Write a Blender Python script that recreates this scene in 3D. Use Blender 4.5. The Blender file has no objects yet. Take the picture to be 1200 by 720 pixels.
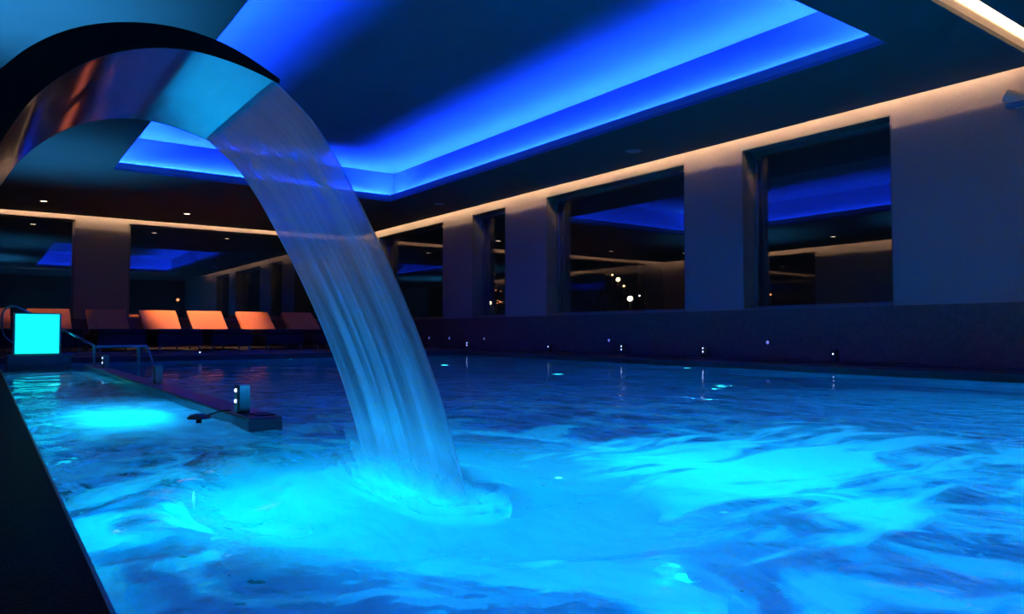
import bpy, bmesh, math, random
from math import pi, sin, cos, radians, exp, hypot
from mathutils import Vector, Matrix, noise

random.seed(4)
SC = bpy.context.scene
COL = SC.collection
V = Vector

# ------------------------------------------------------------------ settings
SC.view_settings.view_transform = 'Standard'
SC.view_settings.look = 'None'
SC.view_settings.exposure = 0.0
SC.view_settings.gamma = 1.0
SC.view_settings.use_curve_mapping = False
cy = SC.cycles
cy.max_bounces = 12
cy.diffuse_bounces = 4
cy.glossy_bounces = 6
cy.transmission_bounces = 10
cy.transparent_max_bounces = 12
cy.sample_clamp_indirect = 4.0
cy.sample_clamp_direct = 0.0
cy.blur_glossy = 0.5
cy.use_denoising = True
cy.caustics_reflective = True
cy.caustics_refractive = True

# ------------------------------------------------------------------ node helpers
def new_mat(name):
    m = bpy.data.materials.new(name)
    m.use_nodes = True
    nt = m.node_tree
    for n in list(nt.nodes):
        nt.nodes.remove(n)
    out = nt.nodes.new('ShaderNodeOutputMaterial')
    return m, nt, out

def N(nt, kind, **kw):
    n = nt.nodes.new(kind)
    for k, v in kw.items():
        if k.startswith('_'):
            setattr(n, k[1:], v)
        else:
            n.inputs[k.replace('__', ' ')].default_value = v
    return n

def L(nt, a, b):
    nt.links.new(a, b)

def coords(nt, scale=(1, 1, 1), which='Object'):
    tc = N(nt, 'ShaderNodeTexCoord')
    mp = N(nt, 'ShaderNodeMapping')
    mp.inputs['Scale'].default_value = scale
    L(nt, tc.outputs[which], mp.inputs['Vector'])
    return mp.outputs['Vector']

def surf(name, col, rough=0.5, metal=0.0, var=0.15, scale=12.0, bump=0.0, bscale=None, spec=0.5, stretch=(1, 1, 1), coat=0.0):
    """principled surface with procedural colour variation and grain"""
    m, nt, out = new_mat(name)
    p = N(nt, 'ShaderNodeBsdfPrincipled')
    p.inputs['Roughness'].default_value = rough
    p.inputs['Metallic'].default_value = metal
    p.inputs['Specular IOR Level'].default_value = spec
    p.inputs['Coat Weight'].default_value = coat
    v = coords(nt, stretch)
    nz = N(nt, 'ShaderNodeTexNoise', Scale=scale, Detail=4.0)
    L(nt, v, nz.inputs['Vector'])
    rm = N(nt, 'ShaderNodeValToRGB')
    rm.color_ramp.elements[0].position = 0.3
    rm.color_ramp.elements[1].position = 0.7
    rm.color_ramp.elements[0].color = tuple(c * (1 - var) for c in col) + (1,)
    rm.color_ramp.elements[1].color = tuple(min(1, c * (1 + var)) for c in col) + (1,)
    L(nt, nz.outputs['Fac'], rm.inputs['Fac'])
    L(nt, rm.outputs['Color'], p.inputs['Base Color'])
    if bump:
        n2 = N(nt, 'ShaderNodeTexNoise', Scale=bscale or scale * 8, Detail=3.0)
        L(nt, v, n2.inputs['Vector'])
        b = N(nt, 'ShaderNodeBump', Strength=bump, Distance=0.01)
        L(nt, n2.outputs['Fac'], b.inputs['Height'])
        L(nt, b.outputs['Normal'], p.inputs['Normal'])
    L(nt, p.outputs['BSDF'], out.inputs['Surface'])
    return m

def tile(name, c1, c2, grout, rough, sx, sy, row=0.5, spec=0.5):
    """small mosaic tiles"""
    m, nt, out = new_mat(name)
    p = N(nt, 'ShaderNodeBsdfPrincipled')
    p.inputs['Roughness'].default_value = rough
    p.inputs['Specular IOR Level'].default_value = spec
    tc = N(nt, 'ShaderNodeTexCoord')
    # fold the three axes so that every face of a block shows tiles
    sep = N(nt, 'ShaderNodeSeparateXYZ')
    L(nt, tc.outputs['Object'], sep.inputs[0])
    a = N(nt, 'ShaderNodeMath', _operation='ADD')
    L(nt, sep.outputs['X'], a.inputs[0]); L(nt, sep.outputs['Z'], a.inputs[1])
    b = N(nt, 'ShaderNodeMath', _operation='ADD')
    L(nt, sep.outputs['Y'], b.inputs[0]); L(nt, sep.outputs['Z'], b.inputs[1])
    cb = N(nt, 'ShaderNodeCombineXYZ')
    L(nt, a.outputs[0], cb.inputs['X']); L(nt, b.outputs[0], cb.inputs['Y'])
    br = N(nt, 'ShaderNodeTexBrick')
    br.offset = row
    br.inputs['Color1'].default_value = c1 + (1,)
    br.inputs['Color2'].default_value = c2 + (1,)
    br.inputs['Mortar'].default_value = grout + (1,)
    br.inputs['Scale'].default_value = 1.0
    br.inputs['Mortar Size'].default_value = 0.06 * min(sx, sy)
    br.inputs['Brick Width'].default_value = sx
    br.inputs['Row Height'].default_value = sy
    L(nt, cb.outputs[0], br.inputs['Vector'])
    L(nt, br.outputs['Color'], p.inputs['Base Color'])
    bp = N(nt, 'ShaderNodeBump', Strength=0.25, Distance=0.004)
    bp.invert = True
    L(nt, br.outputs['Fac'], bp.inputs['Height'])
    L(nt, bp.outputs['Normal'], p.inputs['Normal'])
    L(nt, p.outputs['BSDF'], out.inputs['Surface'])
    return m

def glow(name, col, strength):
    m, nt, out = new_mat(name)
    e = N(nt, 'ShaderNodeEmission')
    e.inputs['Color'].default_value = tuple(col) + (1,)
    e.inputs['Strength'].default_value = strength
    L(nt, e.outputs[0], out.inputs['Surface'])
    return m

# ------------------------------------------------------------------ materials
M = {}
M['wall'] = surf('wall_textured_paper', (0.27, 0.218, 0.212), 0.75, var=0.08, scale=60, bump=0.25, bscale=260, spec=0.2)
M['wall_dark'] = surf('dado_dark_stone', (0.10, 0.056, 0.044), 0.6, var=0.25, scale=25, bump=0.15, bscale=120, spec=0.25)
M['ceiling'] = surf('ceiling_paint', (0.10, 0.102, 0.105), 0.9, var=0.03, scale=3, bump=0.04, bscale=300, spec=0.1)
M['recess'] = surf('recess_white_paint', (0.185, 0.187, 0.19), 0.9, var=0.03, scale=3, bump=0.04, bscale=300, spec=0.1)
M['deck'] = surf('wet_dark_stone', (0.008, 0.008, 0.008), 0.42, var=0.6, scale=90, bump=0.6, bscale=210, spec=0.01)
M['ledge'] = surf('black_ledge_tile', (0.02, 0.02, 0.024), 0.5, var=0.3, scale=20, bump=0.1, bscale=90, spec=0.3)
M['deck_far'] = surf('dark_terrace_tile', (0.03, 0.028, 0.03), 0.55, var=0.3, scale=14, bump=0.1, bscale=70, spec=0.3)
M['basin'] = tile('pool_mosaic', (0.42, 0.62, 0.86), (0.30, 0.50, 0.80), (0.25, 0.4, 0.6), 0.35, 0.05, 0.025)
M['divider'] = tile('divider_mosaic', (0.075, 0.055, 0.095), (0.045, 0.035, 0.06), (0.015, 0.015, 0.02), 0.3, 0.024, 0.024, 0.0)
M['steel'] = surf('polished_steel', (0.66, 0.68, 0.70), 0.09, 1.0, var=0.04, scale=5, bump=0.004, bscale=30, stretch=(12, 1, 12))
M['black_and_dark_reflection'] = surf('black_plate_dark_reflection', (0.006, 0.006, 0.007), 0.5, 0.0, var=0.1, scale=6, spec=0.15)  # own black of the cover plate; on the spout sides, painted dark reflection
M['rail'] = surf('rail_steel', (0.55, 0.58, 0.62), 0.2, 1.0, var=0.05, scale=9)
M['frame'] = surf('bronze_window_frame', (0.17, 0.15, 0.13), 0.5, 0.3, var=0.15, scale=20)
M['frame_bright'] = surf('window_channel_metal', (0.55, 0.52, 0.48), 0.25, 1.0, var=0.1, scale=20)
M['orange_fabric'] = surf('apricot_canvas', (0.85, 0.28, 0.13), 0.9, var=0.1, scale=30, bump=0.3, bscale=400, spec=0.1)
M['brown_weave'] = surf('dark_woven_rattan', (0.014, 0.011, 0.010), 0.7, var=0.4, scale=50, bump=0.4, bscale=160, spec=0.2)
M['brown_cushion'] = surf('dark_cushion_cloth', (0.02, 0.015, 0.014), 0.9, var=0.2, scale=30, bump=0.2, bscale=300, spec=0.1)
M['leg_metal'] = surf('lounger_leg_metal', (0.35, 0.34, 0.34), 0.3, 1.0, var=0.1, scale=20)
M['post'] = surf('post_brushed_steel', (0.45, 0.5, 0.52), 0.35, 0.9, var=0.15, scale=60)
M['post_dark'] = surf('post_dark_face', (0.03, 0.03, 0.04), 0.4, 0.3, var=0.15, scale=60)
M['cream'] = surf('cream_plastic', (0.80, 0.66, 0.50), 0.45, var=0.05, scale=20)
M['bluegrey'] = surf('blue_grey_plastic', (0.10, 0.22, 0.34), 0.4, var=0.05, scale=20)
M['plinth'] = surf('plinth_stone', (0.07, 0.07, 0.085), 0.6, var=0.35, scale=60, bump=0.3, bscale=120, spec=0.2)
M['white_ring'] = surf('white_trim_ring', (0.6, 0.58, 0.55), 0.4, var=0.03, scale=20)
M['ground'] = surf('garden_soil', (0.02, 0.022, 0.015), 0.9, var=0.4, scale=2)
M['leaf'] = surf('shrub_leaf', (0.05, 0.07, 0.03), 0.6, var=0.4, scale=8)
M['iron'] = surf('black_iron', (0.02, 0.02, 0.02), 0.5, 0.5, var=0.1, scale=20)
M['trim'] = surf('aluminium_trim', (0.35, 0.33, 0.40), 0.35, 1.0, var=0.1, scale=20)

BLUE = (0.004, 0.036, 1.0)
WARM = (1.0, 0.66, 0.36)
CYAN = (0.0, 0.56, 1.0)
M['led_blue'] = glow('blue_led', BLUE, 2200)
M['led_warm'] = glow('warm_led', WARM, 150)
M['led_warm_near'] = glow('warm_led_bright', (1.0, 0.74, 0.46), 330)
M['cyan_panel'] = glow('cyan_backlit_glass', (0.008, 1.0, 1.0), 1.15)
M['lamp_warm'] = glow('warm_lamp_lens', (1.0, 0.72, 0.45), 7)
M['lens_cyan'] = glow('cyan_lamp_lens', (0.05, 0.9, 1.0), 10)
M['lens_soft'] = glow('soft_cyan_lamp_lens', (0.01, 0.5, 0.9), 0.2)
M['dot_white'] = glow('post_led', (0.45, 0.55, 1.0), 5)
M['dot_violet'] = glow('wall_led', (0.25, 0.28, 1.0), 0.7)
M['bulb_yellow'] = glow('garden_bulb', (1.0, 0.72, 0.30), 9)
M['bulb_white'] = glow('garden_globe', (1.0, 0.86, 0.62), 9)
M['bulb_orange'] = glow('garden_orange_bulb', (1.0, 0.32, 0.10), 3)

def glass_pane():
    """night window glass: Schlick reflectance, clear otherwise"""
    m, nt, out = new_mat('window_glass')
    lw = N(nt, 'ShaderNodeLayerWeight', Blend=0.5)
    pw = N(nt, 'ShaderNodeMath', _operation='POWER'); pw.inputs[1].default_value = 5.0
    L(nt, lw.outputs['Facing'], pw.inputs[0])
    ma = N(nt, 'ShaderNodeMath', _operation='MULTIPLY_ADD'); ma.inputs[1].default_value = 0.72; ma.inputs[2].default_value = 0.28
    L(nt, pw.outputs[0], ma.inputs[0])
    nz = N(nt, 'ShaderNodeTexNoise', Scale=3.0, Detail=2.0)
    L(nt, coords(nt), nz.inputs['Vector'])
    rm = N(nt, 'ShaderNodeValToRGB')
    rm.color_ramp.elements[0].color = (0.88, 0.90, 0.92, 1); rm.color_ramp.elements[1].color = (0.93, 0.94, 0.95, 1)
    L(nt, nz.outputs['Fac'], rm.inputs['Fac'])
    tr = N(nt, 'ShaderNodeBsdfTransparent')
    L(nt, rm.outputs['Color'], tr.inputs['Color'])
    gl = N(nt, 'ShaderNodeBsdfGlossy', Roughness=0.0)
    mx = N(nt, 'ShaderNodeMixShader')
    L(nt, ma.outputs[0], mx.inputs[0]); L(nt, tr.outputs[0], mx.inputs[1]); L(nt, gl.outputs[0], mx.inputs[2])
    L(nt, mx.outputs[0], out.inputs['Surface'])
    return m
M['glass'] = glass_pane()

LAND = (0.93, 1.69)

def water_mat():
    m, nt, out = new_mat('pool_water')
    geo = N(nt, 'ShaderNodeNewGeometry')
    # ripples: long soft swell plus smaller chop
    mp = N(nt, 'ShaderNodeMapping'); mp.inputs['Scale'].default_value = (1.0, 0.75, 1.0)
    mp.inputs['Rotation'].default_value = (0, 0, radians(20))
    L(nt, geo.outputs['Position'], mp.inputs['Vector'])
    n1 = N(nt, 'ShaderNodeTexNoise', Scale=4.2, Detail=2.0, Roughness=0.5, Distortion=0.9)
    n2 = N(nt, 'ShaderNodeTexNoise', Scale=13.0, Detail=2.0, Roughness=0.55, Distortion=0.4)
    for n in (n1, n2):
        L(nt, mp.outputs['Vector'], n.inputs['Vector'])
    b1 = N(nt, 'ShaderNodeBump', Strength=0.55, Distance=0.11)
    L(nt, n1.outputs['Fac'], b1.inputs['Height'])
    b2 = N(nt, 'ShaderNodeBump', Strength=0.35, Distance=0.03)
    L(nt, n2.outputs['Fac'], b2.inputs['Height'])
    L(nt, b1.outputs['Normal'], b2.inputs['Normal'])
    gls = N(nt, 'ShaderNodeBsdfGlass', Roughness=0.03, IOR=1.333)
    gls.inputs['Color'].default_value = (0.75, 0.9, 1.0, 1)
    L(nt, b2.outputs['Normal'], gls.inputs['Normal'])
    # aerated, bubbly water: scatters the lamps' light
    tr = N(nt, 'ShaderNodeBsdfTranslucent'); tr.inputs['Color'].default_value = (0.9, 0.95, 0.97, 1)
    df = N(nt, 'ShaderNodeBsdfDiffuse'); df.inputs['Color'].default_value = (0.85, 0.9, 0.92, 1)
    L(nt, b1.outputs['Normal'], df.inputs['Normal'])
    foam = N(nt, 'ShaderNodeMixShader'); foam.inputs[0].default_value = 0.12
    L(nt, tr.outputs[0], foam.inputs[1]); L(nt, df.outputs[0], foam.inputs[2])
    tpp = N(nt, 'ShaderNodeBsdfTransparent')
    foam0 = foam
    foam = N(nt, 'ShaderNodeMixShader'); foam.inputs[0].default_value = 0.5     # light slips between the bubbles
    L(nt, foam0.outputs[0], foam.inputs[1]); L(nt, tpp.outputs[0], foam.inputs[2])
    foam_gap = foam
    # where the water is aerated: around the landing of the fall, thinning outwards, in streaks
    sub = N(nt, 'ShaderNodeVectorMath', _operation='SUBTRACT'); sub.inputs[1].default_value = (LAND[0] + 0.1, LAND[1], 0)
    L(nt, geo.outputs['Position'], sub.inputs[0])
    scl = N(nt, 'ShaderNodeVectorMath', _operation='MULTIPLY'); scl.inputs[1].default_value = (1 / 0.50, 1 / 0.62, 0)
    L(nt, sub.outputs[0], scl.inputs[0])
    ln = N(nt, 'ShaderNodeVectorMath', _operation='LENGTH')
    L(nt, scl.outputs[0], ln.inputs[0])
    n3 = N(nt, 'ShaderNodeTexNoise', Scale=3.2, Detail=3.0, Roughness=0.55, Distortion=1.6)
    L(nt, mp.outputs['Vector'], n3.inputs['Vector'])
    add = N(nt, 'ShaderNodeMath', _operation='MULTIPLY_ADD'); add.inputs[1].default_value = 1.1; 
    L(nt, n3.outputs['Fac'], add.inputs[0]); L(nt, ln.outputs['Value'], add.inputs[2])
    r1 = N(nt, 'ShaderNodeMapRange', _interpolation_type='SMOOTHSTEP')
    r1.inputs['From Min'].default_value = 0.9; r1.inputs['From Max'].default_value = 2.2
    r1.inputs['To Min'].default_value = 0.85; r1.inputs['To Max'].default_value = 0.0
    L(nt, add.outputs[0], r1.inputs['Value'])
    sub2 = N(nt, 'ShaderNodeVectorMath', _operation='SUBTRACT'); sub2.inputs[1].default_value = (0.66, 3.8, 0)  # bubble patch added over the divider lamp so its glow shows
    L(nt, geo.outputs['Position'], sub2.inputs[0])
    scl2 = N(nt, 'ShaderNodeVectorMath', _operation='MULTIPLY'); scl2.inputs[1].default_value = (1 / 0.45, 1 / 1.2, 0)
    L(nt, sub2.outputs[0], scl2.inputs[0])
    ln2 = N(nt, 'ShaderNodeVectorMath', _operation='LENGTH'); L(nt, scl2.outputs[0], ln2.inputs[0])
    add2 = N(nt, 'ShaderNodeMath', _operation='MULTIPLY_ADD'); add2.inputs[1].default_value = 0.8
    L(nt, n3.outputs['Fac'], add2.inputs[0]); L(nt, ln2.outputs['Value'], add2.inputs[2])
    r6 = N(nt, 'ShaderNodeMapRange', _interpolation_type='SMOOTHSTEP')
    r6.inputs['From Min'].default_value = 0.6; r6.inputs['From Max'].default_value = 1.6
    r6.inputs['To Min'].default_value = 0.75; r6.inputs['To Max'].default_value = 0.0
    L(nt, add2.outputs[0], r6.inputs['Value'])
    sub3 = N(nt, 'ShaderNodeVectorMath', _operation='SUBTRACT'); sub3.inputs[1].default_value = (2.0, 1.4, 0)
    L(nt, geo.outputs['Position'], sub3.inputs[0])
    scl3 = N(nt, 'ShaderNodeVectorMath', _operation='MULTIPLY'); scl3.inputs[1].default_value = (1 / 1.5, 1 / 0.85, 0)
    L(nt, sub3.outputs[0], scl3.inputs[0])
    ln3 = N(nt, 'ShaderNodeVectorMath', _operation='LENGTH'); L(nt, scl3.outputs[0], ln3.inputs[0])
    mp7 = N(nt, 'ShaderNodeMapping'); mp7.inputs['Rotation'].default_value = (0, 0, radians(35)); mp7.inputs['Scale'].default_value = (0.55, 1.5, 1)
    L(nt, geo.outputs['Position'], mp7.inputs['Vector'])
    n7 = N(nt, 'ShaderNodeTexNoise', Scale=3.6, Detail=3.0, Roughness=0.5, Distortion=1.2)
    L(nt, mp7.outputs[0], n7.inputs['Vector'])
    add3 = N(nt, 'ShaderNodeMath', _operation='MULTIPLY_ADD'); add3.inputs[1].default_value = 2.6
    L(nt, n7.outputs['Fac'], add3.inputs[0]); L(nt, ln3.outputs['Value'], add3.inputs[2])
    r7 = N(nt, 'ShaderNodeMapRange', _interpolation_type='SMOOTHSTEP')
    r7.inputs['From Min'].default_value = 1.5; r7.inputs['From Max'].default_value = 2.3
    r7.inputs['To Min'].default_value = 0.72; r7.inputs['To Max'].default_value = 0.0
    L(nt, add3.outputs[0], r7.inputs['Value'])
    gap = N(nt, 'ShaderNodeMath', _operation='MULTIPLY'); gap.inputs[1].default_value = 0.85
    L(nt, r1.outputs[0], gap.inputs[0]); L(nt, gap.outputs[0], foam_gap.inputs[0])
    # wider, weaker veil of bubbles in streaky patches
    r2 = N(nt, 'ShaderNodeMapRange', _interpolation_type='SMOOTHSTEP')
    r2.inputs['From Min'].default_value = 0.42; r2.inputs['From Max'].default_value = 0.62
    r2.inputs['To Min'].default_value = 0.02; r2.inputs['To Max'].default_value = 0.34
    L(nt, n3.outputs['Fac'], r2.inputs['Value'])
    r3 = N(nt, 'ShaderNodeMapRange', _interpolation_type='SMOOTHSTEP')
    r3.inputs['From Min'].default_value = 2.0; r3.inputs['From Max'].default_value = 9.0
    r3.inputs['To Min'].default_value = 1.0; r3.inputs['To Max'].default_value = 0.12
    L(nt, ln.outputs['Value'], r3.inputs['Value'])
    ml = N(nt, 'ShaderNodeMath', _operation='MULTIPLY')
    L(nt, r2.outputs[0], ml.inputs[0]); L(nt, r3.outputs[0], ml.inputs[1])
    mxm = N(nt, 'ShaderNodeMath', _operation='MAXIMUM')
    mx0 = N(nt, 'ShaderNodeMath', _operation='MAXIMUM')
    L(nt, r1.outputs[0], mx0.inputs[0]); L(nt, r6.outputs[0], mx0.inputs[1])
    mx7 = N(nt, 'ShaderNodeMath', _operation='MAXIMUM')
    L(nt, mx0.outputs[0], mx7.inputs[0]); L(nt, r7.outputs[0], mx7.inputs[1])
    L(nt, mx7.outputs[0], mxm.inputs[0]); L(nt, ml.outputs[0], mxm.inputs[1])
    # the water is calmer far from the fall
    r4 = N(nt, 'ShaderNodeMapRange', _interpolation_type='SMOOTHSTEP')
    r4.inputs['From Min'].default_value = 2.5; r4.inputs['From Max'].default_value = 9.5
    r4.inputs['To Min'].default_value = 0.8; r4.inputs['To Max'].default_value = 0.045
    L(nt, ln.outputs['Value'], r4.inputs['Value'])
    L(nt, r4.outputs[0], b1.inputs['Strength'])
    r5 = N(nt, 'ShaderNodeMath', _operation='MULTIPLY'); r5.inputs[1].default_value = 0.65
    L(nt, r4.outputs[0], r5.inputs[0]); L(nt, r5.outputs[0], b2.inputs['Strength'])
    mx = N(nt, 'ShaderNodeMixShader')
    thin = N(nt, 'ShaderNodeMixShader'); thin.inputs[0].default_value = 0.0
    L(nt, gls.outputs[0], thin.inputs[1]); L(nt, tpp.outputs[0], thin.inputs[2])
    L(nt, mxm.outputs[0], mx.inputs[0]); L(nt, thin.outputs[0], mx.inputs[1]); L(nt, foam.outputs[0], mx.inputs[2])
    L(nt, mx.outputs[0], out.inputs['Surface'])
    return m

def fall_mat():
    """silky falling sheet: strands of aerated water with clearer lanes between them"""
    m, nt, out = new_mat('falling_water')
    uv = N(nt, 'ShaderNodeUVMap'); uv.uv_map = 'flow'
    mp = N(nt, 'ShaderNodeMapping'); mp.inputs['Scale'].default_value = (1, 0.028, 1)
    L(nt, uv.outputs[0], mp.inputs['Vector'])
    n1 = N(nt, 'ShaderNodeTexNoise', Scale=46.0, Detail=4.0, Roughness=0.65)
    n2 = N(nt, 'ShaderNodeTexNoise', Scale=8.0, Detail=2.0, Roughness=0.5)
    for n in (n1, n2):
        L(nt, mp.outputs[0], n.inputs['Vector'])
    mul = N(nt, 'ShaderNodeMath', _operation='MULTIPLY_ADD'); mul.inputs[1].default_value = 1.0
    L(nt, n2.outputs['Fac'], mul.inputs[0]); L(nt, n1.outputs['Fac'], mul.inputs[2])
    r = N(nt, 'ShaderNodeMapRange', _interpolation_type='SMOOTHSTEP')
    r.inputs['From Min'].default_value = 0.88; r.inputs['From Max'].default_value = 1.14
    r.inputs['To Min'].default_value = 0.2; r.inputs['To Max'].default_value = 0.95
    L(nt, mul.outputs[0], r.inputs['Value'])
    # more air in the water further down the fall
    sx = N(nt, 'ShaderNodeSeparateXYZ'); L(nt, uv.outputs[0], sx.inputs[0])
    r2 = N(nt, 'ShaderNodeMapRange')
    r2.inputs['From Min'].default_value = 0.78; r2.inputs['From Max'].default_value = 0.98
    r2.inputs['To Min'].default_value = 0.0; r2.inputs['To Max'].default_value = 0.7
    L(nt, sx.outputs['Y'], r2.inputs['Value'])
    ad = N(nt, 'ShaderNodeMath', _operation='ADD', _use_clamp=True)
    L(nt, r.outputs[0], ad.inputs[0]); L(nt, r2.outputs[0], ad.inputs[1])
    r3 = N(nt, 'ShaderNodeMapRange')
    r3.inputs['From Min'].default_value = 0.0; r3.inputs['From Max'].default_value = 0.6
    r3.inputs['To Min'].default_value = 0.5; r3.inputs['To Max'].default_value = 0.0
    L(nt, sx.outputs['Y'], r3.inputs['Value'])
    ad0 = ad
    ad = N(nt, 'ShaderNodeMath', _operation='ADD', _use_clamp=True)
    L(nt, ad0.outputs[0], ad.inputs[0]); L(nt, r3.outputs[0], ad.inputs[1])
    bp = N(nt, 'ShaderNodeBump', Strength=0.5, Distance=0.01)
    L(nt, mul.outputs[0], bp.inputs['Height'])
    tr = N(nt, 'ShaderNodeBsdfTranslucent'); tr.inputs['Color'].default_value = (0.98, 0.92, 0.99, 1)
    df = N(nt, 'ShaderNodeBsdfDiffuse'); df.inputs['Color'].default_value = (0.95, 0.86, 0.95, 1)
    gl = N(nt, 'ShaderNodeBsdfGlossy', Roughness=0.18)
    tp = N(nt, 'ShaderNodeBsdfTransparent'); tp.inputs['Color'].default_value = (0.97, 0.98, 1, 1)
    rf = N(nt, 'ShaderNodeBsdfRefraction', Roughness=0.4, IOR=1.08); rf.inputs['Color'].default_value = (0.98, 0.98, 1, 1)
    clear = N(nt, 'ShaderNodeMixShader'); clear.inputs[0].default_value = 0.7
    L(nt, tp.outputs[0], clear.inputs[1]); L(nt, rf.outputs[0], clear.inputs[2])
    tp = clear
    for n in (tr, df, gl, rf):
        L(nt, bp.outputs['Normal'], n.inputs['Normal'])
    a = N(nt, 'ShaderNodeMixShader')
    r8 = N(nt, 'ShaderNodeMapRange')
    r8.inputs['From Min'].default_value = 0.35; r8.inputs['From Max'].default_value = 0.95
    r8.inputs['To Min'].default_value = 0.08; r8.inputs['To Max'].default_value = 0.6
    L(nt, sx.outputs['Y'], r8.inputs['Value']); L(nt, r8.outputs[0], a.inputs[0])
    L(nt, tr.outputs[0], a.inputs[1]); L(nt, df.outputs[0], a.inputs[2])
    b = N(nt, 'ShaderNodeMixShader')
    L(nt, ad.outputs[0], b.inputs[0]); L(nt, tp.outputs[0], b.inputs[1]); L(nt, a.outputs[0], b.inputs[2])
    c = N(nt, 'ShaderNodeMixShader'); c.inputs[0].default_value = 0.10
    L(nt, b.outputs[0], c.inputs[1]); L(nt, gl.outputs[0], c.inputs[2])
    L(nt, c.outputs[0], out.inputs['Surface'])
    return m
def fall_outer_mat():
    """clear outer skin of the falling sheet, rippled along the strands"""
    m, nt, out = new_mat('falling_water_skin')
    uv = N(nt, 'ShaderNodeUVMap'); uv.uv_map = 'flow'
    mp = N(nt, 'ShaderNodeMapping'); mp.inputs['Scale'].default_value = (1, 0.03, 1)
    L(nt, uv.outputs[0], mp.inputs['Vector'])
    n1 = N(nt, 'ShaderNodeTexNoise', Scale=40.0, Detail=3.0)
    L(nt, mp.outputs[0], n1.inputs['Vector'])
    bp = N(nt, 'ShaderNodeBump', Strength=0.5, Distance=0.01)
    L(nt, n1.outputs['Fac'], bp.inputs['Height'])
    tp = N(nt, 'ShaderNodeBsdfTransparent'); tp.inputs['Color'].default_value = (0.98, 0.99, 1, 1)
    gl = N(nt, 'ShaderNodeBsdfGlossy', Roughness=0.15)
    L(nt, bp.outputs['Normal'], gl.inputs['Normal'])
    c = N(nt, 'ShaderNodeMixShader'); c.inputs[0].default_value = 0.05
    L(nt, tp.outputs[0], c.inputs[1]); L(nt, gl.outputs[0], c.inputs[2])
    L(nt, c.outputs[0], out.inputs['Surface'])
    return m
M['fall_skin'] = fall_outer_mat()
M['water'] = water_mat()
M['fall'] = fall_mat()

# ------------------------------------------------------------------ mesh helpers
def bx(bm, x0, x1, y0, y1, z0, z1, bevel=0.0, seg=2):
    t = bmesh.new()
    bmesh.ops.create_cube(t, size=1.0)
    bmesh.ops.scale(t, vec=(abs(x1 - x0), abs(y1 - y0), abs(z1 - z0)), verts=t.verts)
    bmesh.ops.translate(t, vec=((x0 + x1) / 2, (y0 + y1) / 2, (z0 + z1) / 2), verts=t.verts)
    if bevel:
        bmesh.ops.bevel(t, geom=list(t.edges), offset=bevel, segments=seg, affect='EDGES', profile=0.6)
    merge(bm, t)

def merge(bm, t, mat=None):
    if mat is not None:
        bmesh.ops.transform(t, matrix=mat, verts=t.verts)
    me = bpy.data.meshes.new('tmp')
    t.to_mesh(me); t.free()
    bm.from_mesh(me)
    bpy.data.meshes.remove(me)

def tube(bm, pts, r, n=10, closed=False):
    pts = [V(p) for p in pts]
    rings = []
    up = V((0, 0, 1))
    for i, p in enumerate(pts):
        if i == 0: d = pts[1] - pts[0]
        elif i == len(pts) - 1: d = pts[-1] - pts[-2]
        else: d = (pts[i + 1] - pts[i]).normalized() + (pts[i] - pts[i - 1]).normalized()
        d.normalize()
        a = d.cross(up)
        if a.length < 1e-3: a = d.cross(V((0, 1, 0)))
        a.normalize(); b = d.cross(a)
        rings.append([bm.verts.new(p + r * (cos(2 * pi * k / n) * a + sin(2 * pi * k / n) * b)) for k in range(n)])
    for i in range(len(rings) - 1):
        # align next ring to the previous one
        best = min(range(n), key=lambda s: (rings[i + 1][s].co - rings[i][0].co).length)
        rings[i + 1] = rings[i + 1][best:] + rings[i + 1][:best]
        for k in range(n):
            bm.faces.new((rings[i][k], rings[i][(k + 1) % n], rings[i + 1][(k + 1) % n], rings[i + 1][k]))
    bm.faces.new(list(reversed(rings[0]))); bm.faces.new(rings[-1])

def lathe(bm, prof, n=24, mat=None, cap=True):
    """profile of (r, z) turned about z"""
    t = bmesh.new()
    rings = []
    for r, z in prof:
        if r < 1e-6:
            rings.append([t.verts.new((0, 0, z))])
        else:
            rings.append([t.verts.new((r * cos(2 * pi * k / n), r * sin(2 * pi * k / n), z)) for k in range(n)])
    for i in range(len(rings) - 1):
        A, B = rings[i], rings[i + 1]
        for k in range(n):
            k2 = (k + 1) % n
            if len(A) == 1 and len(B) == 1: continue
            if len(A) == 1: t.faces.new((A[0], B[k2], B[k]))
            elif len(B) == 1: t.faces.new((A[k], A[k2], B[0]))
            else: t.faces.new((A[k], A[k2], B[k2], B[k]))
    bmesh.ops.recalc_face_normals(t, faces=t.faces)
    merge(bm, t, mat)

def obj(name, bm, mat, parent=None, smooth=False, recalc=True):
    if recalc:
        bmesh.ops.recalc_face_normals(bm, faces=bm.faces)
    me = bpy.data.meshes.new(name)
    bm.to_mesh(me); bm.free()
    mats = mat if isinstance(mat, (list, tuple)) else [mat]
    for mm in mats: me.materials.append(mm)
    if smooth:
        for p in me.polygons: p.use_smooth = True
    o = bpy.data.objects.new(name, me)
    COL.objects.link(o)
    if parent: o.parent = parent
    return o

def NB(): return bmesh.new()

def tag(o, label, cat, group=None, kind=None):
    o['label'] = label; o['category'] = cat
    if group: o['group'] = group
    if kind: o['kind'] = kind
    return o

def thing(name, label, cat, loc=(0, 0, 0), rotz=0.0, group=None, rot=None):
    o = bpy.data.objects.new(name, None)
    o.empty_display_size = 0.1
    COL.objects.link(o)
    o.location = loc
    o.rotation_euler = rot or (0, 0, rotz)
    return tag(o, label, cat, group)

def struct(name, bm, mat, label=None, cat=None, parent=None, smooth=False):
    o = obj(name, bm, mat, parent, smooth)
    o['kind'] = 'structure'
    if label: o['label'] = label
    if cat: o['category'] = cat
    return o

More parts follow.
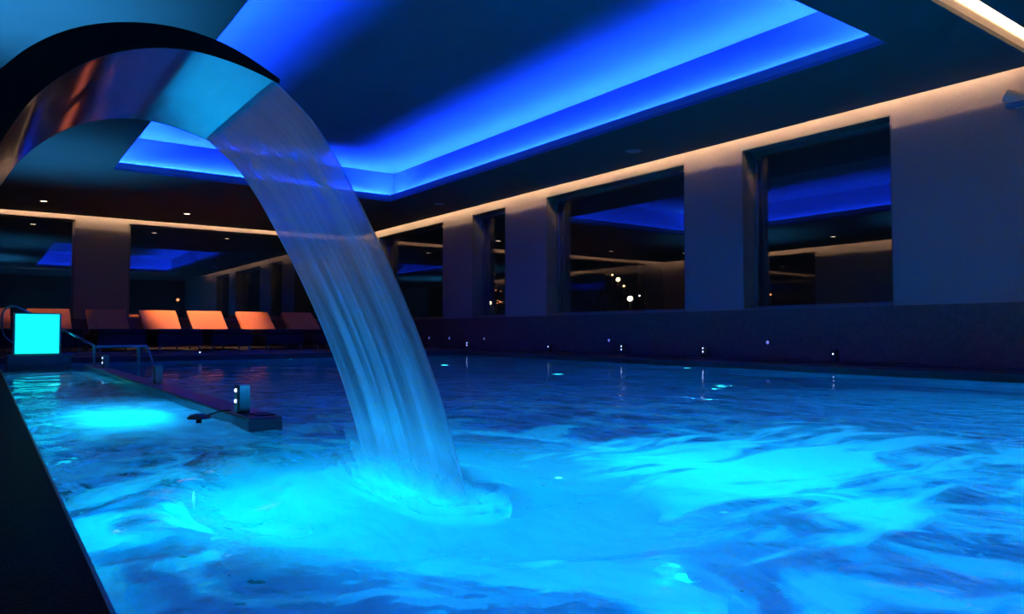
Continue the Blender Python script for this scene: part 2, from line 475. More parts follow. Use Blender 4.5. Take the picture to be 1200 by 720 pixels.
def dup(root, loc, label, group=None, rot=None):
    r = root.copy(); COL.objects.link(r); r.location = loc
    if rot: r.rotation_euler = rot
    r['label'] = label
    if group: r['group'] = group
    for ch in list(root.children):
        c = ch.copy(); COL.objects.link(c); c.parent = r
        for g in list(ch.children):
            d = g.copy(); COL.objects.link(d); d.parent = c
    return r

def lamp(name, kind, loc, col, energy, rot=(0, 0, 0), size=0.1, parent=None, **kw):
    d = bpy.data.lights.new(name, kind)
    d.color = col; d.energy = energy
    if 'pool' in name: d.cycles.use_multiple_importance_sampling = False
    if kind == 'AREA':
        d.shape = kw.get('shape', 'DISK'); d.size = size
        if 'size_y' in kw: d.size_y = kw['size_y']
        if 'spread' in kw: d.spread = kw['spread']
    else:
        d.shadow_soft_size = size
    if kind == 'SPOT':
        d.shadow_soft_size = size
        d.spot_size = kw.get('angle', radians(60)); d.spot_blend = kw.get('blend', 0.3)
    o = bpy.data.objects.new(name, d)
    COL.objects.link(o)
    o.location = loc; o.rotation_euler = rot
    if parent: o.parent = parent
    return o

# ------------------------------------------------------------------ dimensions (metres; water surface z = 0)
DECK = 0.07
XL, XR = -3.3, 7.885            # side walls
YF, YN = 17.85, -2.0            # far and near ends
CEIL = 2.86
PX0, PX1, PY0, PY1 = 0.134, 7.0, -1.6, 11.35   # pool
DEPTH = -1.3

# ------------------------------------------------------------------ shell: floor decks and pool basin
b = NB()
bx(b, XL, PX0, YN, YF, -0.25, DECK)
struct('floor', b, M['deck'], 'wet dark stone deck along the near side of the pool', 'floor')
b = NB()
bx(b, PX0, XR, PY1, YF, -0.25, DECK)
struct('floor_terrace', b, M['deck_far'], 'dark tiled terrace under the sun loungers', 'floor')
b = NB()
bx(b, PX1, XR, YN, PY1, -0.25, DECK - 0.012, 0.01)
bx(b, PX1 + 0.55, XR, YN, PY1, DECK - 0.012, DECK)
struct('floor_ledge', b, M['ledge'], 'black tiled ledge between pool and window wall', 'floor')
b = NB()
bx(b, PX0, PX1, YN, PY0, -0.25, DECK)
struct('floor_near', b, M['deck'], 'wet dark deck behind the camera', 'floor')
b = NB()
t = 0.15
bx(b, PX0 - t, PX1 + t, PY0 - t, PY1 + t, DEPTH - t, DEPTH)
bx(b, PX0 - t, PX0, PY0 - t, PY1 + t, DEPTH, -0.02)
bx(b, PX1, PX1 + t, PY0 - t, PY1 + t, DEPTH, -0.02)
bx(b, PX0, PX1, PY0 - t, PY0, DEPTH, -0.02)
bx(b, PX0, PX1, PY1, PY1 + t, DEPTH, -0.02)
struct('pool_basin', b, M['basin'], 'pale mosaic tiled pool basin under the water', 'pool')
b = NB()
bx(b, PX0 - 0.003, PX0 + 0.003, PY0, PY1, 0.0, DECK + 0.002, 0.001)
struct('trim_1', b, M['trim'], 'thin metal edge strip along the pool', 'trim')
b = NB()
bx(b, 0.4, XR - 0.05, 13.42, 13.46, DECK, DECK + 0.012, 0.003)
struct('trim_2', b, M['trim'], 'thin metal strip on the terrace before the loungers', 'trim')

# divider wall standing in the pool
DX0, DX1, DY0, DY1 = 0.905, 1.05, 3.12, 9.3
b = NB()
bx(b, DX0, DX1, DY0, DY1, DEPTH, 0.05, 0.012, 2)
div = tag(obj('pool_divider', b, M['divider']), 'low dark mosaic divider wall running out into the pool', 'pool wall')
b = NB()
bx(b, DX0 + 0.045, DX1 - 0.02, 3.16, 3.27, 0.049, 0.056, 0.003)
obj('cover_plate', b, M['black_and_dark_reflection'], div)

# ------------------------------------------------------------------ water surface
def height(x, y):
    d = hypot(x - LAND[0], (y - LAND[1]) * 0.8)
    h = 0.015 * noise.noise(V((x * 1.5, y * 1.2, 0.3))) + 0.007 * noise.noise(V((x * 3.6, y * 3.1, 4.3)))
    h *= 0.35 + 0.65 * exp(-(d / 4.0) ** 2)
    h += 0.013 * exp(-d / 1.3) * sin(d * 11.0 + 2.0 * noise.noise(V((x * 2, y * 2, 9))))
    # churned mound where the sheet lands
    dx, dy = (x - LAND[0]) / 0.16, max(0, abs(y - LAND[1]) - 0.2) / 0.16
    h += 0.06 * exp(-(dx * dx + dy * dy)) * (0.75 + 0.6 * noise.noise(V((x * 11, y * 11, 1.7))))
    edge = min(x - PX0, PX1 - x, y - PY0, PY1 - y)
    return h * min(1, 0.25 + edge / 0.3)

def axis(a0, a1, lo, hi, fine, coarse):
    out = [a0]
    while out[-1] < a1 - 1e-6:
        p = out[-1]
        st = fine if lo <= p <= hi else coarse
        out.append(min(a1, p + st))
    return out
xs = axis(PX0, PX1, 0.0, 3.2, 0.035, 0.07)
ys = axis(PY0, PY1, -0.6, 4.2, 0.035, 0.08)
b = NB()
grid = [[b.verts.new((x, y, height(x, y))) for x in xs] for y in ys]
for j in range(len(ys) - 1):
    for i in range(len(xs) - 1):
        b.faces.new((grid[j][i], grid[j][i + 1], grid[j + 1][i + 1], grid[j + 1][i]))
water = obj('pool_water', b, M['water'], smooth=True, recalc=False)
tag(water, 'rippling cyan-lit water filling the long indoor pool', 'water', kind='stuff')

# ------------------------------------------------------------------ walls
RV = 0.27      # window reveal depth
def right_wall():
    b = NB()
    th = 0.42
    top = 3.25
    sill, head = 0.70, 2.745
    ops = [(3.93, 5.82), (6.79, 9.86), (11.10, 12.22), (13.39, 16.5)]
    y = YN
    for a, c in ops:
        bx(b, XR, XR + th, y, a, 0.69, top)
        bx(b, XR, XR + th, a, c, head, top)
        bx(b, XR, XR + th, a, c, 0.655, sill)
        y = c
    bx(b, XR, XR + th, y, YF + 0.4, 0.69, top)
    w = struct('wall_right', b, M['wall'], 'textured blue-grey wall with four tall night windows', 'wall')
    b = NB()
    bx(b, XR - 0.02, XR + 0.42, YN, YF - 0.02, DECK, 0.69, 0.004)
    o = struct('dado_panel', b, M['wall_dark'], parent=w); o['label'] = 'dark stone dado'
    return ops, sill, head, w
ops, sill, head, wr = right_wall()

def window(n, axis_, a0, a1, z0, z1, depth, label, mull=()):
    """glazed window: bronze jamb lining, slim bright channel and one pane per bay"""
    root = thing('window_%d' % n, label, 'window'); root['kind'] = 'structure'
    def put(bm, u0, u1, d0, d1, zz0, zz1, bev=0.004):
        if axis_ == 'Y': bx(bm, d0, d1, u0, u1, zz0, zz1, bev)
        else: bx(bm, u0, u1, d0, d1, zz0, zz1, bev)
    g = depth
    f = NB()
    w = 0.045
    put(f, a0, a0 + w, g - 0.05, g + 0.05, z0, z1)
    put(f, a1 - w, a1, g - 0.05, g + 0.05, z0, z1)
    put(f, a0 + w, a1 - w, g - 0.05, g + 0.05, z0, z0 + w)
    put(f, a0 + w, a1 - w, g - 0.05, g + 0.05, z1 - w, z1)
    for u in mull: put(f, u - w / 2, u + w / 2, g - 0.05, g + 0.05, z0 + w, z1 - w)
    obj('window_frame', f, M['frame'], root)
    c = NB()
    if axis_ == 'Y':
        put(c, a1 - w - 0.018, a1 - w, g - 0.055, g - 0.03, z0 + w, z1 - w - 0.05, 0.003)
        obj('edge_channel', c, M['frame_bright'], root)
    else: c.free()
    p = NB()
    put(p, a0 + w * 0.5, a1 - w * 0.5, g - 0.012, g + 0.012, z0 + w * 0.5, z1 - w * 0.5, 0)
    obj('window_pane', p, M['glass'], root)
    return root
labels = ['tall night window nearest the camera on the right wall', 'wide night window with a white garden lamp shining through',
          'narrow window with orange garden lights behind it', 'far window on the right wall, half behind the falling water']
for i, (a, c) in enumerate(ops):
    window(i + 1, 'Y', a, c, sill, head, XR + RV, labels[i])

# jamb linings of the right-hand windows (dark brown)
for a, c in ops:
    b = NB()
    bx(b, XR - 0.004, XR + RV + 0.05, c - 0.001, c + 0.012, sill, head)
    bx(b, XR - 0.004, XR + RV + 0.05, a - 0.012, a + 0.001, sill, head)
    bx(b, XR - 0.004, XR + RV + 0.05, a, c, head - 0.004, head + 0.012)
    bx(b, XR - 0.03, XR + RV + 0.05, a, c, sill - 0.01, sill + 0.012)
    struct('window_reveal', b, M['frame'], parent=wr)

def far_wall():
    b = NB(); th = 0.4; top = 3.25; hd = 2.785
    ops = [(XL + 0.9, 1.54), (2.55, 7.45)]
    x = XL - 0.4
    for a, c in ops:
        bx(b, x, a, YF, YF + th, 0.69, top)
        bx(b, a, c, YF, YF + th, hd, top)
        x = c
    bx(b, x, XR + 0.42, YF, YF + th, 0.69, top)
    w = struct('wall_far', b, M['wall'], 'far end wall with a broad column between two dark windows', 'wall')
    b = NB()
    bx(b, XL, XR, YF - 0.02, YF + th, DECK, 0.69, 0.004)
    o = struct('dado_panel', b, M['wall_dark'], parent=w); o['label'] = 'dark stone dado'
    window(5, 'X', ops[0][0], ops[0][1], 0.69, hd, YF + 0.1, 'dark far-end window left of the broad column')
    window(6, 'X', ops[1][0], ops[1][1], 0.69, hd, YF + 0.1, 'wide dark far-end window above the orange loungers')
far_wall()

def left_wall():
    b = NB(); th = 0.4; top = 3.25; hd = 2.745
    ops = [(1.0, 3.4), (5.3, 6.6), (8.4, 9.6), (12.0, 15.0)]
    y = YN - 0.4
    for a, c in ops:
        bx(b, XL - th, XL, y, a, 0.69, top)
        bx(b, XL - th, XL, a, c, hd, top)
        y = c
    bx(b, XL - th, XL, y, YF + 0.4, 0.69, top)
    bx(b, XL - th, XL, YN, YF, DECK - 0.3, 0.69)
    struct('wall_left', b, M['wall'], 'left side wall seen mirrored in the right-hand windows', 'wall')
    for i, (a, c) in enumerate(ops):
        window(7 + i, 'Y', a, c, 0.69, hd, XL - 0.2, 'dark window on the left wall seen only as a reflection')
left_wall()
b = NB()
bx(b, XL - 0.4, XR + 0.42, YN - 0.3, YN, -0.3, 3.25)
struct('wall_near', b, M['wall_dark'], 'dark wall behind the camera', 'wall')

# ------------------------------------------------------------------ ceiling
G = 0.15
SX0, SX1, SY0, SY1 = XL + G, XR - G, 2.49, YF - G
RX0, RX1, RY0, RY1 = 1.54, 6.165, 3.08, 12.4
ST = 0.04
SL = M['ceiling']
b = NB()
bx(b, SX0, RX0, SY0, SY1, CEIL, CEIL + ST)
bx(b, RX1, SX1, SY0, SY1, CEIL, CEIL + ST)
bx(b, RX0, RX1, SY0, RY0, CEIL, CEIL + ST)
bx(b, RX0, RX1, RY1, SY1, CEIL, CEIL + ST)
bx(b, SX0, SX1, YN, 2.283, CEIL, CEIL + ST)
ceil = struct('ceiling', b, SL, 'dropped ceiling panel around a blue-lit recess', 'ceiling')
LZ = 2.985
b = NB()
lt = 0.02
bx(b, RX0 - lt, RX0, RY0 - lt, RY1 + lt, CEIL + ST, LZ)
bx(b, RX1, RX1 + lt, RY0 - lt, RY1 + lt, CEIL + ST, LZ)
bx(b, RX0, RX1, RY0 - lt, RY0, CEIL + ST, LZ)
bx(b, RX0, RX1, RY1, RY1 + lt, CEIL + ST, LZ)
struct('recess_lip', b, M['recess'], parent=ceil)
D = 0.15
RZ = 3.43
b = NB()
bx(b, RX0 - D - 0.05, RX0 - D, RY0 - D, RY1 + D, CEIL + ST, RZ)
bx(b, RX1 + D, RX1 + D + 0.05, RY0 - D, RY1 + D, CEIL + ST, RZ)
bx(b, RX0 - D - 0.05, RX1 + D + 0.05, RY0 - D - 0.05, RY0 - D, CEIL + ST, RZ)
bx(b, RX0 - D - 0.05, RX1 + D + 0.05, RY1 + D, RY1 + D + 0.05, CEIL + ST, RZ)
struct('recess_wall', b, M['recess'], parent=ceil)
b = NB()
bx(b, RX0 - D - 0.05, RX1 + D + 0.05, RY0 - D - 0.05, RY1 + D + 0.05, RZ, RZ + 0.05)
struct('recess_panel', b, M['recess'], parent=ceil)
b = NB()
h0, h1 = 3.2, 3.25
bx(b, XL - 0.4, RX0 - D - 0.05, YN, YF + 0.4, h0, h1)
bx(b, RX1 + D + 0.05, XR + 0.42, YN, YF + 0.4, h0, h1)
bx(b, RX0 - D - 0.05, RX1 + D + 0.05, YN, RY0 - D - 0.05, h0, h1)
bx(b, RX0 - D - 0.05, RX1 + D + 0.05, RY1 + D + 0.05, YF + 0.4, h0, h1)
struct('upper_slab', b, SL, parent=ceil)
# light strips lying in the troughs
LS = 0.122
z0 = LZ - 0.044
for (x0, x1, y0, y1) in ((RX0 - LS - .012, RX0 - LS + .012, RY0, RY1), (RX1 + LS - .012, RX1 + LS + .012, RY0, RY1),
                         (RX0, RX1, RY0 - LS - .012, RY0 - LS + .012), (RX0, RX1, RY1 + LS - .012, RY1 + LS + .012)):
    b = NB(); bx(b, x0, x1, y0, y1, z0, z0 + 0.012)
    obj('blue_cove_light', b, M['led_blue'], ceil)
    b = NB(); bx(b, x0 - .01, x1 + .01, y0, y1, CEIL + ST, z0)
    obj('light_channel', b, SL, ceil)
wz = CEIL + ST + 0.15
for (x0, x1, y0, y1) in ((SX1 - .15, SX1 - .08, SY0 + .1, SY1), (SX0 + .08, SX0 + .15, SY0 + .1, SY1),
                         (SX0 + .2, SX1 - .2, SY1 - .15, SY1 - .08)):
    b = NB(); bx(b, x0, x1, y0, y1, wz, wz + 0.02)
    obj('warm_cove_light', b, M['led_warm'], ceil)
    b = NB(); bx(b, x0, x1, y0, y1, CEIL + ST, wz)
    obj('light_channel', b, SL, ceil)
# lighting slot nearest the camera
b = NB(); bx(b, SX0 + .2, SX1 - .05, 2.19, 2.215, CEIL + ST + 0.012, CEIL + ST + 0.032); obj('warm_cove_light', b, M['led_warm_near'], ceil)
b = NB(); bx(b, SX0 + .2, SX1 - .05, 2.19, 2.215, CEIL + ST, CEIL + ST + 0.012); obj('light_channel', b, SL, ceil)
b = NB(); bx(b, SX0, SX1, 2.271, 2.283, CEIL + ST, CEIL + ST + 0.04); obj('slot_light_stop', b, SL, ceil)  # unseen upstand added to keep the strip's light off the right wall
b = NB(); bx(b, SX0, SX1, 2.49, 2.51, CEIL + ST, h0); obj('slot_face', b, M['cream'], ceil)
b = NB(); bx(b, SX0, SX1, 2.05, 2.07, CEIL + ST, h0); obj('slot_face', b, M['cream'], ceil)

# ------------------------------------------------------------------ downlights and ceiling speakers
def downlight(x, y, label, cat='downlight', power=14, group='recessed ceiling downlights', ang=50, tilt=0):
    r = thing('ceiling_downlight', label, cat, (x, y, CEIL), 0, group)
    b = NB()
    lathe(b, [(0.052, 0.0), (0.066, -0.008), (0.072, -0.006), (0.074, 0.0)], 24)
    obj('trim_ring', b, M['white_ring'], r, True)
    b = NB(); lathe(b, [(0.0, -0.004), (0.05, -0.004), (0.052, 0.0)], 24)
    obj('lamp_lens', b, M['lamp_warm'], r, True)
    if power:
        lamp('downlight_beam', 'SPOT', (0, 0, -0.02), (1.0, 0.52, 0.27), power, (0, radians(-tilt), 0), size=0.03, parent=r, angle=radians(ang), blend=0.45)
    return r
downlight(0.876, 16.15, 'leftmost ceiling downlight before the far wall', power=70, ang=46)
downlight(3.38, 16.15, 'ceiling downlight above the bright orange loungers', power=520, ang=66, tilt=7)
downlight(5.13, 16.05, 'far ceiling downlight beside the falling water', power=0)
for i, y in enumerate((7.86, 10.3, 12.73, 15.2)):
    downlight(-1.35, y, 'small downlight of the left row seen reflected in the windows', power=0)
for (x, y, la) in ((7.085, 6.98, 'dark round ceiling speaker above the wide window'), (7.02, 12.06, 'dark round ceiling speaker near the far window')):
    r = thing('ceiling_speaker', la, 'speaker', (x, y, CEIL), 0)
    b = NB(); lathe(b, [(0.0, -0.006), (0.07, -0.008), (0.085, -0.004), (0.09, 0.0)], 24); obj('grille', b, M['bluegrey'], r, True)
    b = NB(); lathe(b, [(0.09, 0.0), (0.1, -0.008), (0.108, 0.0)], 24); obj('trim_ring', b, M['bluegrey'], r, True)

# ------------------------------------------------------------------ arched steel spout
lo = [(-0.055, DECK), (-0.055, 0.30), (-0.052, 0.45), (-0.035, 0.58), (0.016, .713), (0.035, .750), (0.053, .785), (0.084, .824), (0.132, .869), (0.183, .899),
      (0.237, .9185), (0.294, .9275), (0.343, .926), (0.406, .9155), (0.462, .898)]
hi = [(-0.24, DECK), (-0.235, 0.30), (-0.20, 0.48), (-0.12, 0.66), (0.014, .830), (0.036, .859), (0.062, .886), (0.103, .917), (0.148, .939), (0.192, .953),
      (0.246, .963), (0.304, .963), (0.354, .9545), (0.406, .937), (0.4635, .9065)]
def smooth_curve(pts, k=6):
    P = [V((p[0], p[1], 0)) for p in pts]
    P = [2 * P[0] - P[1]] + P + [2 * P[-1] - P[-2]]
    out = []
    for i in range(1, len(P) - 2):
        for s in range(k):
            t = s / k
            a, b_, c, d = P[i - 1], P[i], P[i + 1], P[i + 2]
            q = 0.5 * ((2 * b_) + (c - a) * t + (2 * a - 5 * b_ + 4 * c - d) * t * t + (3 * b_ - a - 3 * c + d) * t ** 3)
            out.append((q.x, q.y))
    out.append((P[-2].x, P[-2].y))
    return out
# even out measuring noise before the curve is drawn
def relax(pts, n=3):
    p = list(pts)
    for _ in range(n):
        p = [p[0]] + [((p[i-1][0] + 2*p[i][0] + p[i+1][0]) / 4, (p[i-1][1] + 2*p[i][1] + p[i+1][1]) / 4) for i in range(1, len(p) - 1)] + [p[-1]]
    return p
lo_s = relax(smooth_curve(lo), 14); hi_s = relax(smooth_curve(hi), 14)
SYN, SYF = 1.418, 1.956
spout = thing('waterfall_spout', 'arched polished steel spout pouring a wide sheet of water', 'water spout', (-0.15, (SYN + SYF) / 2, DECK))
def loc_(x, y, z): return V((x + 0.15, y - (SYN + SYF) / 2, z - DECK))
def strip(pa, y0, y1, thick):
    """curved sheet of steel following a profile, with thickness inwards along the given sign"""
    b = NB(); rows = []
    n = len(pa)
    for i in range(n):
        a = pa[max(0, i - 1)]; c = pa[min(n - 1, i + 1)]
        tx, tz = c[0] - a[0], c[1] - a[1]; l = hypot(tx, tz)
        nx, nz = -tz / l * thick, tx / l * thick
        x, z = pa[i]
        rows.append([b.verts.new(loc_(x, y0, z)), b.verts.new(loc_(x, y1, z)), b.verts.new(loc_(x + nx, y1, z + nz)), b.verts.new(loc_(x + nx, y0, z + nz))])
    for i in range(n - 1):
        for k in range(4):
            b.faces.new((rows[i][k], rows[i][(k + 1) % 4], rows[i + 1][(k + 1) % 4], rows[i + 1][k]))
    b.faces.new(rows[0]); b.faces.new(rows[-1])
    return b
def auto_smooth(o, ang=35):
    for p in o.data.polygons: p.use_smooth = True
    md = o.modifiers.new('edge_split', 'EDGE_SPLIT'); md.split_angle = radians(ang)
o = obj('underside', strip(lo_s, SYN + 0.002, SYF - 0.002, 0.0022), M['steel'], spout); o['label'] = 'mirror-bright curved steel underside'; auto_smooth(o)
o = obj('top_cover', strip(hi_s, SYN + 0.002, SYF - 0.002, -0.0022), M['steel'], spout); auto_smooth(o)
for y0, y1 in ((SYN - 0.001, SYN + 0.002), (SYF - 0.002, SYF + 0.001)):
    b = NB()
    n = len(lo_s)
    A = [[b.verts.new(loc_(p[0], y, p[1])) for p in lo_s] for y in (y0, y1)]
    B = [[b.verts.new(loc_(p[0], y, p[1])) for p in hi_s] for y in (y0, y1)]
    for i in range(n - 1):
        b.faces.new((A[0][i], A[0][i+1], B[0][i+1], B[0][i])); b.faces.new((A[1][i+1], A[1][i], B[1][i], B[1][i+1]))
        b.faces.new((A[0][i+1], A[0][i], A[1][i], A[1][i+1])); b.faces.new((B[0][i], B[0][i+1], B[1][i+1], B[1][i]))
    b.faces.new((A[0][0], B[0][0], B[1][0], A[1][0])); b.faces.new((A[0][-1], A[1][-1], B[1][-1], B[0][-1]))
    o = obj('side_plate', b, M['black_and_dark_reflection'], spout); o['label'] = 'side plate coloured black for its dark reflection'  # steel side made black to hold the reflection of the dark room
b = NB(); bx(b, -0.14, 0.145, -0.32, 0.32, 0.0, 0.012, 0.004)
obj('base_plate', b, M['steel'], spout)

# ------------------------------------------------------------------ falling sheet of water
def fall_pt(t):
    """path measured down the fall, t 0..1"""
    P = [(0.455, 0.9035), (0.520, 0.848), (0.557, 0.802), (0.600, 0.735), (0.648, 0.652), (0.700, 0.552), (0.758, 0.435), (0.812, 0.308), (0.866, 0.160), (0.912, 0.0), (0.915, -0.02)]
    f = t * (len(P) - 1); i = min(int(f), len(P) - 2); s = f - i
    return P[i], P[i + 1], s
raw = [(0.452, 0.904), (0.520, 0.848), (0.560, 0.800), (0.604, 0.733), (0.652, 0.648), (0.704, 0.552), (0.760, 0.435), (0.814, 0.306), (0.864, 0.160), (0.905, 0.012), (0.912, -0.012)]
path = relax(smooth_curve(raw, 12), 10)
NS = 150
b = NB()
uvl = b.loops.layers.uv.new('flow')
nt_ = len(path)
front, back = [], []
for i, (x, z) in enumerate(path):
    t = i / (nt_ - 1)
    a = path[max(0, i - 1)]; c = path[min(nt_ - 1, i + 1)]
    tx, tz = c[0] - a[0], c[1] - a[1]; l = hypot(tx, tz); nx, nz = -tz / l, tx / l
    rf, rb = [], []
    for k in range(NS + 1):
        s = k / NS
        wid = (SYF - SYN) - 0.012 + 0.015 * t
        y = (SYN + SYF) / 2 + (s - 0.5) * wid
        # strands: ridges that run with the fall, deeper as it falls
        r_ = noise.noise(V((s * 26, t * 0.9, 0))) + 0.7 * noise.noise(V((s * 60, t * 1.6, 3))) + 0.4 * noise.noise(V((s * 120, t * 2.5, 7)))
        amp = 0.001 + 0.006 * min(1, t * 1.5)
        ed = 1 - min(1, abs(s - 0.5) * 2) ** 8
        th = (0.0022 + 0.0028 * ed)
        off = amp * r_ * ed
        rf.append(b.verts.new((x + nx * (off + th), y, z + nz * (off + th))))
        rb.append(b.verts.new((x + nx * (off * 0.6 - th), y, z + nz * (off * 0.6 - th))))
    front.append(rf); back.append(rb)
def quad(vs, st, mi=0):
    f = b.faces.new(vs); f.material_index = mi
    for lp, q in zip(f.loops, st): lp[uvl].uv = q
for i in range(nt_ - 1):
    t0, t1 = i / (nt_ - 1), (i + 1) / (nt_ - 1)
    for k in range(NS):
        s0, s1 = k / NS, (k + 1) / NS
        quad((front[i][k], front[i][k+1], front[i+1][k+1], front[i+1][k]), ((s0, t0), (s1, t0), (s1, t1), (s0, t1)), 1)
        quad((back[i][k+1], back[i][k], back[i+1][k], back[i+1][k+1]), ((s1, t0), (s0, t0), (s0, t1), (s1, t1)))
    quad((front[i][0], front[i+1][0], back[i+1][0], back[i][0]), ((0, t0), (0, t1), (0, t1), (0, t0)))
    quad((front[i+1][NS], front[i][NS], back[i][NS], back[i+1][NS]), ((1, t1), (1, t0), (1, t0), (1, t1)))
fall = obj('waterfall_sheet', b, [M['fall'], M['fall_skin']], smooth=True)
tag(fall, 'silky streaked sheet of water falling from the arched spout', 'waterfall')

# spray thrown up around the foot of the fall: thin veils of droplets, dense low down
def spray_mat():
    m, nt, out = new_mat('spray_droplets')
    uv = N(nt, 'ShaderNodeUVMap'); uv.uv_map = 'flow'
    sx = N(nt, 'ShaderNodeSeparateXYZ'); L(nt, uv.outputs[0], sx.inputs[0])
    geo = N(nt, 'ShaderNodeNewGeometry')
    mp = N(nt, 'ShaderNodeMapping'); mp.inputs['Scale'].default_value = (1, 1, 0.35)
    L(nt, geo.outputs['Position'], mp.inputs['Vector'])
    nz = N(nt, 'ShaderNodeTexNoise', Scale=14.0, Detail=2.0, Roughness=0.5)
    L(nt, mp.outputs[0], nz.inputs['Vector'])
    ma = N(nt, 'ShaderNodeMath', _operation='MULTIPLY_ADD'); ma.inputs[1].default_value = 0.7
    L(nt, nz.outputs['Fac'], ma.inputs[0]); L(nt, sx.outputs['Y'], ma.inputs[2])
    r_ = N(nt, 'ShaderNodeMapRange', _interpolation_type='SMOOTHSTEP')
    r_.inputs['From Min'].default_value = 0.35; r_.inputs['From Max'].default_value = 1.15
    r_.inputs['To Min'].default_value = 0.5; r_.inputs['To Max'].default_value = 0.0
    L(nt, ma.outputs[0], r_.inputs['Value'])
    tr = N(nt, 'ShaderNodeBsdfTranslucent'); tr.inputs['Color'].default_value = (0.85, 0.92, 0.96, 1)
    df = N(nt, 'ShaderNodeBsdfDiffuse'); df.inputs['Color'].default_value = (0.85, 0.92, 0.96, 1)
    a = N(nt, 'ShaderNodeMixShader'); a.inputs[0].default_value = 0.5
    L(nt, tr.outputs[0], a.inputs[1]); L(nt, df.outputs[0], a.inputs[2])
    tp = N(nt, 'ShaderNodeBsdfTransparent')
    b_ = N(nt, 'ShaderNodeMixShader')
    L(nt, r_.outputs[0], b_.inputs[0]); L(nt, tp.outputs[0], b_.inputs[1]); L(nt, a.outputs[0], b_.inputs[2])
    L(nt, b_.outputs[0], out.inputs['Surface'])
    return m
M['spray'] = spray_mat()
for q, (off, hh, lean) in enumerate(((0.012, 0.22, -0.10), (0.035, 0.15, -0.02), (0.065, 0.09, 0.03), (0.10, 0.055, 0.05))):
    b = NB(); uvl = b.loops.layers.uv.new('flow')
    hw = (SYF - SYN) / 2; n = 72; m_ = 10; cols = []
    for k in range(n):
        a = 2 * pi * k / n
        # rounded rectangle around the landing line
        cx_, sy_ = cos(a), sin(a)
        px = LAND[0] - 0.03 + (0.012 + off) * (abs(cx_) ** 0.7) * (1 if cx_ > 0 else -1)
        py = LAND[1] + (hw + off) * (abs(sy_) ** 0.5) * (1 if sy_ > 0 else -1)
        wob = 0.6 + 0.8 * noise.noise(V((px * 14, py * 14, q * 3.1))) * 0.5 + 0.4
        col_ = []
        for j in range(m_ + 1):
            t = j / m_; z = -0.008 + (hh * wob + 0.008) * t
            ox = lean * max(0, z) / 0.2 * 0.8 + 0.02 * off / 0.05 * t * t
            # follow the leaning sheet
            col_.append(b.verts.new((px - max(0, z) * 0.36 + (px - LAND[0]) * 0.6 * t * (1 - t) + 0.006 * noise.noise(V((px * 30, py * 30, z * 30))), py + (py - LAND[1]) * 0.05 * t, z)))
        cols.append(col_)
    for k in range(n):
        A, B = cols[k], cols[(k + 1) % n]
        for j in range(m_):
            f = b.faces.new((A[j], B[j], B[j + 1], A[j + 1]))
            for lp, tt in zip(f.loops, (j, j, j + 1, j + 1)): lp[uvl].uv = (0, tt / m_)
    o = obj('spray_veil', b, M['spray'], fall, smooth=True, recalc=False)
    o['kind'] = 'stuff'

# ------------------------------------------------------------------ underwater lamps
def uw_light(loc, rot, label, energy, spread=150, col=CYAN, size=0.16, grp='cyan underwater pool lights', lens='lens_cyan'):
    r = thing('underwater_light', label, 'pool light', loc, 0, grp, rot)
    b = NB(); lathe(b, [(0.054, 0.0), (0.060, 0.014), (0.08, 0.026), (0.092, 0.018), (0.095, 0.0)], 28); obj('bezel_ring', b, M['rail'], r, True)
    b = NB(); lathe(b, [(0.0, 0.018), (0.03, 0.017), (0.054, 0.008), (0.055, 0.0)], 28); obj('lamp_lens', b, M[lens], r, True)
    lamp('pool_light_beam', 'AREA', (0, 0, 0.035), col, energy, (pi, 0, 0), size, r, spread=radians(spread))
    return r
UP = (0, 0, 0)
PXP = (0, radians(90), 0)      # facing +X
PXM = (0, radians(-90), 0)     # facing -X
PYP = (radians(-90), 0, 0)     # facing +Y
PYM = (radians(90), 0, 0)      # facing -Y
AQUA = (0.0, 0.50, 0.85)
DEEP = (0.0, 0.26, 1.0)
uw_light((PX0, 1.72, -0.62), (0, radians(48), 0), 'underwater light on the left pool wall right under the arched spout', 30, 120, (0.0, 0.44, 0.95))
uw_light((PX0, 0.6, -0.55), PXP, 'underwater light on the near left pool wall beside the camera', 36, 150, (0.0, 0.32, 1.0))
uw_light((1.75, 1.5, DEPTH), UP, 'underwater light in the pool floor right of the falling water', 17, 130, (0.0, 0.45, 1.0), 0.3, lens='lens_soft')
uw_light((2.3, PY0, -0.6), PYP, 'underwater light on the near pool wall, left of the pair', 50, 150, (0.0, 0.38, 1.0))
uw_light((5.0, PY0, -0.6), PYP, 'underwater light on the near pool wall, right of the pair', 45, 150, (0.0, 0.45, 1.0))
uw_light((DX0, 4.0, -0.45), PXM, 'underwater light on the near part of the divider', 30, 160, AQUA, 0.3)
uw_light((DX0, 7.2, -0.45), PXM, 'underwater light on the far part of the divider', 24, 160, AQUA)
uw_light((0.55, 8.1, DEPTH), UP, 'underwater light in the side channel floor before the glowing panel', 60, 100, (0.02, 0.42, 1.0), 0.25)
uw_light((0.5, 4.5, DEPTH), UP, 'underwater light in the side channel floor beside the mushroom nozzle', 12, 110, (0.01, 0.40, 1.0), 0.3, lens='lens_soft')
uw_light((5.68, 4.44, DEPTH), UP, 'bright underwater light spot before the nearest window', 14, 150, AQUA)
uw_light((5.45, 6.6, DEPTH), UP, 'underwater light before the wide window', 9, 150, AQUA)
uw_light((5.4, 9.1, DEPTH), UP, 'underwater light beside the falling water, near the far corner', 7, 150, AQUA)
uw_light((PX1, 2.3, -0.6), PXM, 'underwater light on the right pool wall nearest the camera', 40, 150, (0.0, 0.45, 1.0))
uw_light((PX1, 6.0, -0.6), PXM, 'underwater light on the right pool wall below the wide window', 12, 150, DEEP)
uw_light((3.9, PY1, -0.4), PYM, 'underwater light on the far pool wall', 14, 150, DEEP)

